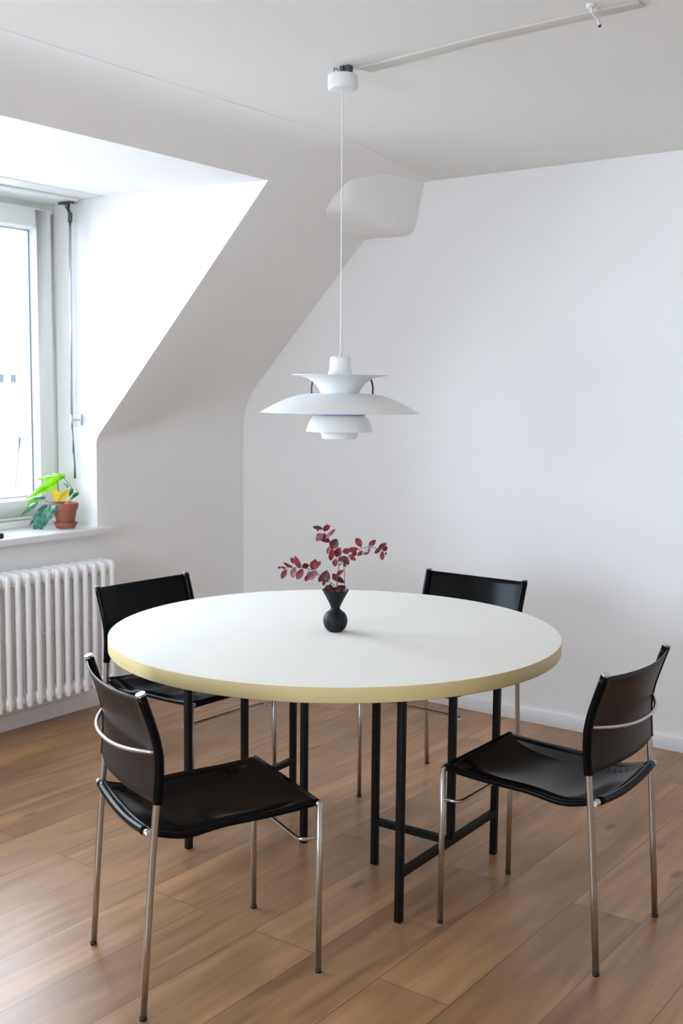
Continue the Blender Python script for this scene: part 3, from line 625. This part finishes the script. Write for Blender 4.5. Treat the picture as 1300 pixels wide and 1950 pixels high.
def slit_leaf(m, base, tip, wid, tilt, droop=.15, slits=3):
    ax = tip-base; L = ax.length; ax = ax/L; s0 = ax.cross(FWH); s0 = s0.normalized(); sd = s0*math.cos(tilt)+FWH*math.sin(tilt); nrm = ax.cross(sd)
    n = 22; K_ = 6; grid = {}
    def P(t, q):
        w = wid*(math.sin(PI*(t*.97+.015)**.72)**.8)*(1-.30*t); return base+ax*t*L+sd*q*w*.5+nrm*(-abs(q)**1.5*wid*.18-droop*L*(2*t-1)**2*.5+.5*droop*L)
    for side in (-1, 1):
        for i in range(n):
            for j in range(K_):
                t = (i+.5)/n; q = (j+.5)/K_
                ph = (t*slits*1.05-q*.32) % 1
                if .2 < t < .85 and q > .42 and ph < .15: continue          # slits between the lobes
                if .2 < t < .7 and .2 < q < .4 and .45 < ph < .56: continue   # holes by the midrib
                a = [P(i/n, side*j/K_), P(i/n, side*(j+1)/K_), P((i+1)/n, side*(j+1)/K_), P((i+1)/n, side*j/K_)]
                m.add(a+[x-nrm*.0005 for x in a], [(0,1,2,3), (7,6,5,4), (0,4,5,1), (2,6,7,3)])
lime = [((860, 150, .02), (440, 190, .03), 130, -.5), ((800, 220, .0), (380, 440, -.01), 150, .4), ((560, 330, .03), (250, 520, .02), 90, .2), ((420, 500, .02), (270, 760, .01), 120, .3), ((900, 150, .03), (690, 130, .03), 90, .9)]
green = [((470, 560, -.01), (210, 780, -.03), 90, -.7), ((640, 600, -.02), (360, 940, -.035), 110, .5), ((540, 780, -.05), (440, 1070, -.06), 110, -.3), ((700, 620, -.04), (540, 1060, -.065), 125, .2), ((820, 600, -.06), (630, 890, -.07), 115, -.3), ((600, 490, .0), (380, 500, -.01), 60, 1.0), ((940, 330, .02), (870, 250, .03), 70, .6), ((1050, 330, -.01), (1000, 470, -.01), 60, .8), ((1140, 400, -.01), (1020, 500, -.01), 60, .9), ((840, 590, -.03), (700, 700, -.05), 60, .1)]
m = MB()
for b_, t_, w_, ti in lime: slit_leaf(m, pp_(*b_), pp_(*t_), w_*SP*1.25, ti*.7)
local_l = m.build('lime_leaves', M_LIME, pl, recalc=False); local_l['label'] = 'backlit lime green leaves'
m = MB()
for b_, t_, w_, ti in green: slit_leaf(m, pp_(*b_), pp_(*t_), w_*SP*1.3, ti*.7)
m.build('green_leaves', M_GRN, pl, recalc=False)['label'] = 'glossy blue green leaves'
m = MB(); org = (920, 625, 0)
for P in ([org, (960, 540, 0), (1100, 460, .0), (1150, 400, -.01), (1100, 320, -.01)], [org, (1040, 480, .01), (1010, 330, .02), (900, 200, .03), (860, 150, .02)], [org, (800, 560, -.01), (680, 560, -.02), (560, 500, 0), (600, 490, 0)],
          [org, (820, 570, -.02), (740, 590, -.03), (640, 600, -.02)], [org, (860, 560, .01), (820, 400, .0), (800, 220, .0)], [org, (900, 560, -.03), (840, 580, -.05), (820, 600, -.06)], [(640, 600, -.02), (600, 660, -.04), (540, 780, -.05)], [(560, 500, 0), (500, 520, 0), (470, 560, -.01)], [(600, 490, 0), (500, 480, .01), (420, 500, .02)], [(700, 560, -.02), (700, 600, -.035), (700, 620, -.04)], [(800, 220, 0), (640, 300, .02), (560, 330, .03)]):
    m.tube(smooth([pp_(*q) for q in P], 5), .0016, 6)
m.build('vine_stem', mat('vine_green', (.10, .20, .08), .5), pl)
bf = thing('butterfly_ornament', 'yellow paper butterfly with dark veins stuck into the plant pot', 'ornament', (PX, PY, SZ+.1))
def wing(m, pts, d0, d1):
    vs = [pp_(u, v, d0+(d1-d0)*abs(u-850)/160) for u, v in pts]; n = len(vs); m.add(vs+[v+FWH*.0006 for v in vs], [tuple(range(n)), tuple(range(2*n-1, n-1, -1))]+[(i, (i+1) % n, n+(i+1) % n, n+i) for i in range(n)], False)
m = MB(); wing(m, [(862, 525), (805, 515), (772, 450), (755, 360), (775, 325), (840, 350), (893, 395)], -.055, -.075); wing(m, [(870, 525), (893, 395), (930, 365), (1005, 325), (1022, 380), (990, 460), (930, 520)], -.055, -.04)
m.build('wings', M_YEL, bf)
m = MB(); wing(m, [(945, 600), (950, 560), (985, 530), (1015, 545), (1010, 590)], -.05, -.045); m.build('tail_wing', M_ORG, bf)
m = MB()
for a, b in (((862, 515), (785, 370)), ((862, 515), (830, 360)), ((866, 515), (880, 395)), ((870, 510), (1000, 350)), ((872, 512), (960, 365)), ((800, 480), (770, 400))):
    f = lambda u, v: pp_(u, v, (-.055+(-.075+.055 if u < 866 else -.04+.055)*abs(u-850)/160)-.001)
    m.tube([f(*a), f(*b)], .0004, 5)
m.build('veins', M_INK, bf)
m = MB(); m.tube([pp_(866, 520, -.055), pp_(890, 640, -.04)], .0009, 6); m.build('wire_stem', M_DARKM, bf)
# small black case at the left end of the sill
m = MB(); m.box((-.035, -.11, 0), (.03, 0, .022)); o = m.build('case', M_CAP, bevel=.005); o.location = (-4.02, 2.950, SZ); tag(o, 'small black case lying on the sill at the left picture edge', 'case')
